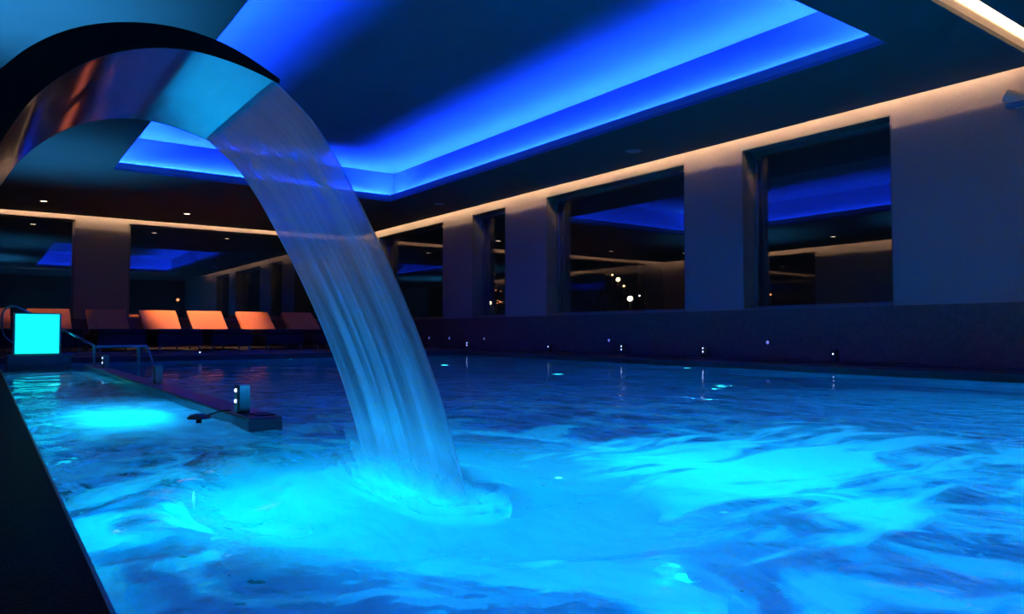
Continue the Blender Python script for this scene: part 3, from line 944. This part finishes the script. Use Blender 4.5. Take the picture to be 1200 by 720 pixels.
# unseen uplights added to brighten the ceiling on the left
def uplight(x, y, label, power, ang):
    r = thing('added_uplight', label, 'uplight', (x, y, DECK), 0, 'added blue deck uplights')
    b = NB(); lathe(b, [(0.06, 0.0), (0.062, 0.006), (0.085, 0.006), (0.09, 0.0)], 28); obj('bezel_ring', b, M['rail'], r, True)
    b = NB(); lathe(b, [(0.0, 0.004), (0.05, 0.003), (0.06, 0.0)], 28); obj('lamp_lens', b, M['lens_cyan'], r, True)
    lamp('uplight_beam', 'SPOT', (0, 0, 0.02), (0.035, 0.40, 1.0), power, (pi, 0, 0), 0.04, r, angle=radians(ang), blend=1.0)
uplight(-0.35, 6.4, 'added unseen blue uplight in the left deck beyond the arched spout', 1500, 85)
uplight(0.5, 11.9, 'added unseen blue uplight on the terrace behind the glowing panel', 500, 95)

# ------------------------------------------------------------------ glowing panel on plinth
t = tag(thing('plinth', '', ''), 'dark stone plinth under the glowing cyan panel at the pool end', 'plinth')
t.location = (0.53, 10.05, 0)
b = NB(); bx(b, -0.305, 0.305, -0.26, 0.45, DEPTH, 0.13, 0.008); obj('plinth_body', b, M['plinth'], t)
b = NB(); bx(b, -0.315, 0.315, -0.27, 0.46, 0.13, 0.15, 0.006); obj('plinth_cap', b, M['plinth'], t)
t = thing('light_panel', 'glowing cyan glass panel standing on a dark plinth', 'light panel', (0.507, 9.98, 0.15))
b = NB()
w, h, d = 0.232, 0.475, 0.05
bx(b, -w, -w + 0.02, -d, d, 0, h, 0.004); bx(b, w - 0.02, w, -d, d, 0, h, 0.004)
bx(b, -w + 0.02, w - 0.02, -d, d, 0, 0.012, 0.003); bx(b, -w + 0.02, w - 0.02, -d, d, h - 0.012, h, 0.003)
bx(b, -w + 0.02, w - 0.02, d - 0.012, d, 0.012, h - 0.012)
obj('panel_frame', b, M['post'], t)
b = NB(); bx(b, -w + 0.02, w - 0.02, -d + 0.006, -d + 0.02, 0.012, h - 0.012, 0.002); obj('lit_glass', b, M['cyan_panel'], t)

# ------------------------------------------------------------------ handrails
RP = V((0.985, 9.1, 0.0))
t = thing('handrail', 'looped steel handrail behind the glowing panel, sloping down to a post', 'handrail', RP)
def W(p): return V(p) - RP
b = NB()
YR = 10.12
pts = [(0.32, YR, 0.265), (0.25, YR, 0.31), (0.197, YR, 0.365), (0.176, YR, 0.45), (0.176, YR, 0.59), (0.197, YR, 0.66), (0.24, YR, 0.697),
       (0.29, YR, 0.70), (0.35, YR, 0.675), (0.46, YR, 0.615), (0.62, YR, 0.525), (0.78, YR, 0.428), (0.985, 9.1, 0.262)]
P3 = []
for i in range(len(pts) - 1):
    a, c = V(pts[i]), V(pts[i + 1])
    pm = V(pts[max(0, i - 1)]); pn = V(pts[min(len(pts) - 1, i + 2)])
    if i >= len(pts) - 2:
        P3.append(a); continue
    for s in range(5):
        q = s / 5
        P3.append(0.5 * ((2 * a) + (c - pm) * q + (2 * pm - 5 * a + 4 * c - pn) * q * q + (3 * a - pm - 3 * c + pn) * q ** 3))
P3.append(V(pts[-1]))
tube(b, [W(p) for p in P3], 0.013, 10); obj('rail', b, M['rail'], t, True)
b = NB(); tube(b, [W((0.32, YR, 0.265)), W((0.32, YR + 0.03, 0.15))], 0.013, 10); obj('lower_post', b, M['rail'], t, True)
b = NB(); bx(b, -0.013, 0.013, -0.013, 0.013, 0.05, 0.272, 0.003); obj('post', b, M['rail'], t)
t = thing('handrail', 'flat-topped steel handrail crossing from the divider into the pool', 'handrail', RP)
b = NB(); bx(b, 0.014, 0.52, -0.015, 0.015, 0.236, 0.262, 0.004); obj('rail', b, M['rail'], t)
b = NB(); bx(b, 0.42, 0.452, -0.013, 0.013, DEPTH, 0.236, 0.003); obj('post', b, M['rail'], t)
b = NB(); tube(b, [V((0.51, 0, 0.249)), V((0.53, 0, 0.215)), V((0.575, -0.02, 0.09)), V((0.60, -0.03, -0.02)), V((0.61, -0.03, -0.2))], 0.014, 10)
obj('sloping_end', b, M['rail'], t, True)

# ------------------------------------------------------------------ small lamp posts
def lamp_post(loc, rz, label, dots, grp, h=0.125, w=0.055, base=True):
    r = thing('lamp_post', label, 'lamp post', loc, rz, grp)
    b = NB(); bx(b, -w / 2 + 0.008, w / 2, -w / 2, w / 2, 0, h, 0.003); obj('post_body', b, M['post'], r)
    b = NB(); bx(b, -w / 2, -w / 2 + 0.009, -w / 2, w / 2, 0, h, 0.002); obj('face_plate', b, M['post_dark'], r)
    for z in dots:
        b = NB(); lathe(b, [(0.0, 0.006), (0.006, 0.005), (0.009, 0.0)], 14, Matrix.Translation((-w / 2, 0, h * z)) @ Matrix.Rotation(radians(-90), 4, 'Y'))
        obj('light_dot', b, M['dot_white'], r, True)
    return r
g = 'button lamp posts on the divider'
lamp_post((0.945, 3.36, 0.05), 0, 'short steel lamp post near the tip of the divider', (0.8, 0.42), g)
lamp_post((1.00, 5.62, 0.05), 0, 'short steel lamp post halfway along the divider', (), g, 0.125)
lamp_post((1.00, 8.3, 0.05), 0, 'short dark lamp post beside the handrail post', (0.8, 0.42), g)
g = 'button lamp posts along the right wall'
for y, dots, la in ((4.575, (0.62,), 'single-dot lamp post before the nearest window'), (6.42, (0.85, 0.52), 'two-dot lamp post between the two nearest windows'),
                    (7.96, (0.85, 0.52), 'two-dot lamp post before the wide window'), (9.72, (0.62,), 'single-dot lamp post at the far side of the wide window'),
                    (12.3, (0.85, 0.52), 'two-dot lamp post before the narrow window')):
    lamp_post((7.83, y, DECK), 0, la, dots, g, 0.145, 0.06)
r = lamp_post((2.714, 11.95, DECK), pi / 2, 'tiny lit post on the terrace edge before the loungers', (0.5,), 'terrace edge lights', 0.05, 0.04)

# round jets in the dado
for y, la in ((5.464, 'round violet-lit wall spot below the nearest window'), (8.29, 'round violet-lit wall spot below the wide window'),
              (11.77, 'small wall spot below the narrow window'), (13.07, 'small wall spot past the narrow window'), (13.92, 'small wall spot beside the falling water')):
    r = thing('wall_spot', la, 'wall light', (XR - 0.02, y, 0.28), 0, 'small round spots on the dado')
    rot = Matrix.Rotation(radians(-90), 4, 'Y')
    b = NB(); lathe(b, [(0.022, 0.0), (0.024, 0.012), (0.034, 0.012), (0.036, 0.0)], 20, rot); obj('spot_ring', b, M['post_dark'], r, True)
    b = NB(); lathe(b, [(0.0, 0.007), (0.022, 0.006), (0.023, 0.0)], 20, rot); obj('spot_lens', b, M['dot_violet'], r, True)

# mushroom nozzle beside the divider
t = thing('mushroom_nozzle', 'dark mushroom-shaped nozzle standing in the water beside the divider', 'nozzle', (0.80, 3.52, 0.0))
b = NB(); lathe(b, [(0.0, 0.042), (0.02, 0.04), (0.04, 0.032), (0.052, 0.022), (0.05, 0.018), (0.0, 0.018)], 24); obj('cap', b, M['post_dark'], t, True)
b = NB(); lathe(b, [(0.0, 0.018), (0.012, 0.018), (0.012, -0.25), (0.0, -0.25)], 16); obj('stem', b, M['post_dark'], t, True)
b = NB(); tube(b, [(0.03, -0.01, 0.03), (0.08, -0.04, 0.05), (0.112, -0.09, 0.056)], 0.004, 8); obj('connecting_rod', b, M['post_dark'], t, True)

# ------------------------------------------------------------------ sun loungers
def lounger(x, label):
    r = thing('sun_lounger', label, 'sun lounger', (x, 13.72, DECK), 0, 'orange sun loungers along the far wall')
    hw = 0.335
    b = NB(); bx(b, -hw - 0.03, hw + 0.03, 0.0, 1.98, 0.10, 0.30, 0.015); obj('woven_base', b, M['brown_weave'], r)
    b = NB(); bx(b, -hw - 0.015, hw + 0.015, -0.02, 1.45, 0.302, 0.392, 0.035, 3); obj('seat_cushion', b, M['brown_cushion'], r)
    # backrest cushion tilted up towards the wall
    ang = math.atan2(0.385, 0.60); Lb = 0.72
    q = bmesh.new(); bmesh.ops.create_cube(q, size=1.0)
    bmesh.ops.scale(q, vec=(2 * hw, Lb, 0.07), verts=q.verts)
    bmesh.ops.bevel(q, geom=list(q.edges), offset=0.014, segments=2, affect='EDGES', profile=0.6)
    bmesh.ops.translate(q, vec=(0, Lb / 2, -0.035), verts=q.verts)
    b = NB(); merge(b, q, Matrix.Translation((0, 1.545, 0.385)) @ Matrix.Rotation(ang, 4, 'X'))
    bk = obj('backrest', b, M['orange_fabric'], r); bk['label'] = 'orange raised backrest'
    for s in (-0.28, 0.28):
        b = NB(); tube(b, [V((s, 1.85, 0.30)), V((s, 2.02, 0.62))], 0.012, 8)
        obj('back_prop', b, M['leg_metal'], bk, True)
    for sx in (-1, 1):
        for y in (0.05, 1.9):
            b = NB(); bx(b, sx * 0.32 - 0.016, sx * 0.32 + 0.016, y - 0.016, y + 0.016, 0.0, 0.10, 0.004); obj('leg', b, M['leg_metal'], r)
    return r
LX = [0.055, 0.965, 1.895, 2.80, 3.675, 4.635, 5.61, 6.53]
LL = ['sun lounger at the far left, behind the looped handrail', 'sun lounger behind the glowing cyan panel', 'unlit sun lounger in front of the broad column',
      'brightly lit orange lounger just right of the broad column', 'second bright orange lounger from the broad column',
      'third bright orange lounger from the broad column', 'half-lit orange lounger beside the falling water', 'dark lounger hidden behind the falling water']
l0 = lounger(LX[0], LL[0])
for x, la in list(zip(LX, LL))[1:]:
    dup(l0, (x, 13.72, DECK), la)

# ------------------------------------------------------------------ wall camera / spotlight at the right edge
t = thing('wall_spotlight', 'cream wall-mounted spotlight high on the right wall', 'spotlight', (XR, 2.70, 2.57))
b = NB(); bx(b, -0.02, 0.0, -0.05, 0.05, -0.05, 0.05, 0.006); obj('wall_plate', b, M['cream'], t)
b = NB(); tube(b, [(-0.01, 0, 0), (-0.08, 0, 0.01), (-0.10, 0, 0.03)], 0.014, 10); obj('bracket_arm', b, M['cream'], t, True)
mt = Matrix.Translation((-0.12, 0.0, 0.02)) @ Matrix.Rotation(radians(-62), 4, 'X') @ Matrix.Rotation(radians(-20), 4, 'Y')
b = NB(); lathe(b, [(0.0, -0.1), (0.04, -0.1), (0.055, -0.07), (0.058, 0.08), (0.05, 0.1), (0.0, 0.1)], 24, mt); obj('lamp_head', b, M['cream'], t, True)
b = NB(); bx(b, -0.17, -0.07, -0.10, 0.08, -0.06, -0.02, 0.01); obj('lower_shell', b, M['bluegrey'], t)

# ------------------------------------------------------------------ outside: dark garden with a few lamps
b = NB(); bx(b, XR + 0.42, 40, -10, 45, -0.6, -0.5); bx(b, -20, XR + 0.42, YF + 0.4, 45, -0.6, -0.5); bx(b, -20, XL - 0.4, -10, YF + 0.4, -0.6, -0.5)
struct('ground', b, M['ground'], 'dark garden ground outside the windows', 'ground')
def garden_lamp(x, y, z, r0, mat, label, grp=None):
    r = thing('garden_lamp', label, 'garden lamp', (x, y, -0.5), 0, grp)
    b = NB(); rb = min(0.09, r0 * 1.2); lathe(b, [(0.0, 0.0), (rb, 0.0), (rb, 0.03), (rb * .33, 0.05), (rb * .28, z + 0.5 - r0), (0.0, z + 0.5 - r0)], 14); obj('lamp_pole', b, M['iron'], r, True)
    b = NB(); lathe(b, [(0.0, z + 0.5 - r0)] + [(r0 * sin(a * pi / 8), z + 0.5 - r0 * cos(a * pi / 8)) for a in range(1, 8)] + [(0.0, z + 0.5 + r0)], 16); obj('lamp_globe', b, mat, r, True)
    return r
garden_lamp(14.0, 13.95, 1.30, 0.07, M['bulb_white'], 'white globe garden lamp seen through the wide window')
garden_lamp(13.9, 13.5, 1.36, 0.02, M['bulb_white'], 'tiny white garden lamp right of the white globe lamp')
garden_lamp(14.0, 14.40, 1.84, 0.055, M['bulb_yellow'], 'yellow globe garden lamp above the white globe lamp')
garden_lamp(14.0, 14.62, 1.98, 0.022, M['bulb_yellow'], 'tiny yellow garden lamp left of the yellow globe lamp')
garden_lamp(14.1, 14.28, 1.66, 0.025, M['bulb_yellow'], 'small yellow garden lamp just under the yellow globe lamp')
garden_lamp(14.0, 20.62, 1.40, 0.06, M['bulb_yellow'], 'yellow garden lamp in the narrow window')
for i in range(9):
    yy = 19.9 + random.uniform(-0.25, 0.45); zz = 1.62 + random.uniform(-0.28, 0.28)
    garden_lamp(14.0 + random.uniform(-.3, .3), yy, zz, random.uniform(0.012, 0.026), M['bulb_orange'],
                'one of the tiny orange garden lights in the narrow window', 'tiny orange garden lights')
garden_lamp(13.5, 9.3, 1.2, 0.02, M['bulb_orange'], 'tiny orange garden lamp at the right edge of the wide window')
garden_lamp(4.6, 23.0, 1.35, 0.045, M['bulb_orange'], 'added orange globe for a small light reflected in the far-end window')  # stands outside in place of a small light mirrored in the pane
def shrub(x, y, rr, hh, label):
    r = thing('garden_shrub', label, 'shrub', (x, y, -0.5), 0, 'dark shrubs outside the windows')
    b = NB()
    for i in range(420):
        a = random.uniform(0, 2 * pi); u = random.uniform(-1, 1); q = random.uniform(0.55, 1) ** 0.5
        c = V((rr * q * (1 - u * u) ** .5 * cos(a), rr * q * (1 - u * u) ** .5 * sin(a), hh * 0.58 + hh * 0.42 * u * q))
        n = V((random.gauss(0, 1), random.gauss(0, 1), random.gauss(0, 1))).normalized()
        s = n.orthogonal().normalized(); w2 = n.cross(s)
        lf = random.uniform(0.05, 0.1)
        b.faces.new([b.verts.new(c + s * lf), b.verts.new(c + w2 * lf * .4), b.verts.new(c - s * lf), b.verts.new(c - w2 * lf * .4)])
    obj('foliage', b, M['leaf'], r, recalc=False)
    b = NB()
    for k in range(4):
        tube(b, [V((0.04 * cos(k), 0.04 * sin(k), 0)), V((0.15 * rr * cos(k * 1.7), 0.15 * rr * sin(k * 1.7), hh * 0.3)), V((0.5 * rr * cos(k * 1.7), 0.5 * rr * sin(k * 1.7), hh * 0.7))], 0.02, 6)
    obj('stem', b, M['iron'], r, True)
shrub(16.2, 22.5, 0.9, 2.3, 'dark shrub behind the orange lights of the narrow window')
shrub(16.4, 16.6, 1.0, 2.6, 'dark shrub behind the lamps of the wide window')
shrub(15.8, 12.6, 0.9, 2.0, 'dark shrub at the right side of the wide window')

# ------------------------------------------------------------------ world: night
w = bpy.data.worlds.new('night'); SC.world = w; w.use_nodes = True
bg = w.node_tree.nodes['Background']
bg.inputs['Color'].default_value = (0.05, 0.08, 0.16, 1); bg.inputs['Strength'].default_value = 0.02

# ------------------------------------------------------------------ camera
cd = bpy.data.cameras.new('camera')
cam = bpy.data.objects.new('camera', cd); COL.objects.link(cam)
cd.sensor_width = 36.0
cd.lens = 855.74 / 1200 * 36.0
cd.clip_start = 0.02
cam.location = (0, 0, 0.41)
cam.rotation_euler = (pi / 2 + 0.0341354, 0.0, -0.626893)
SC.camera = cam
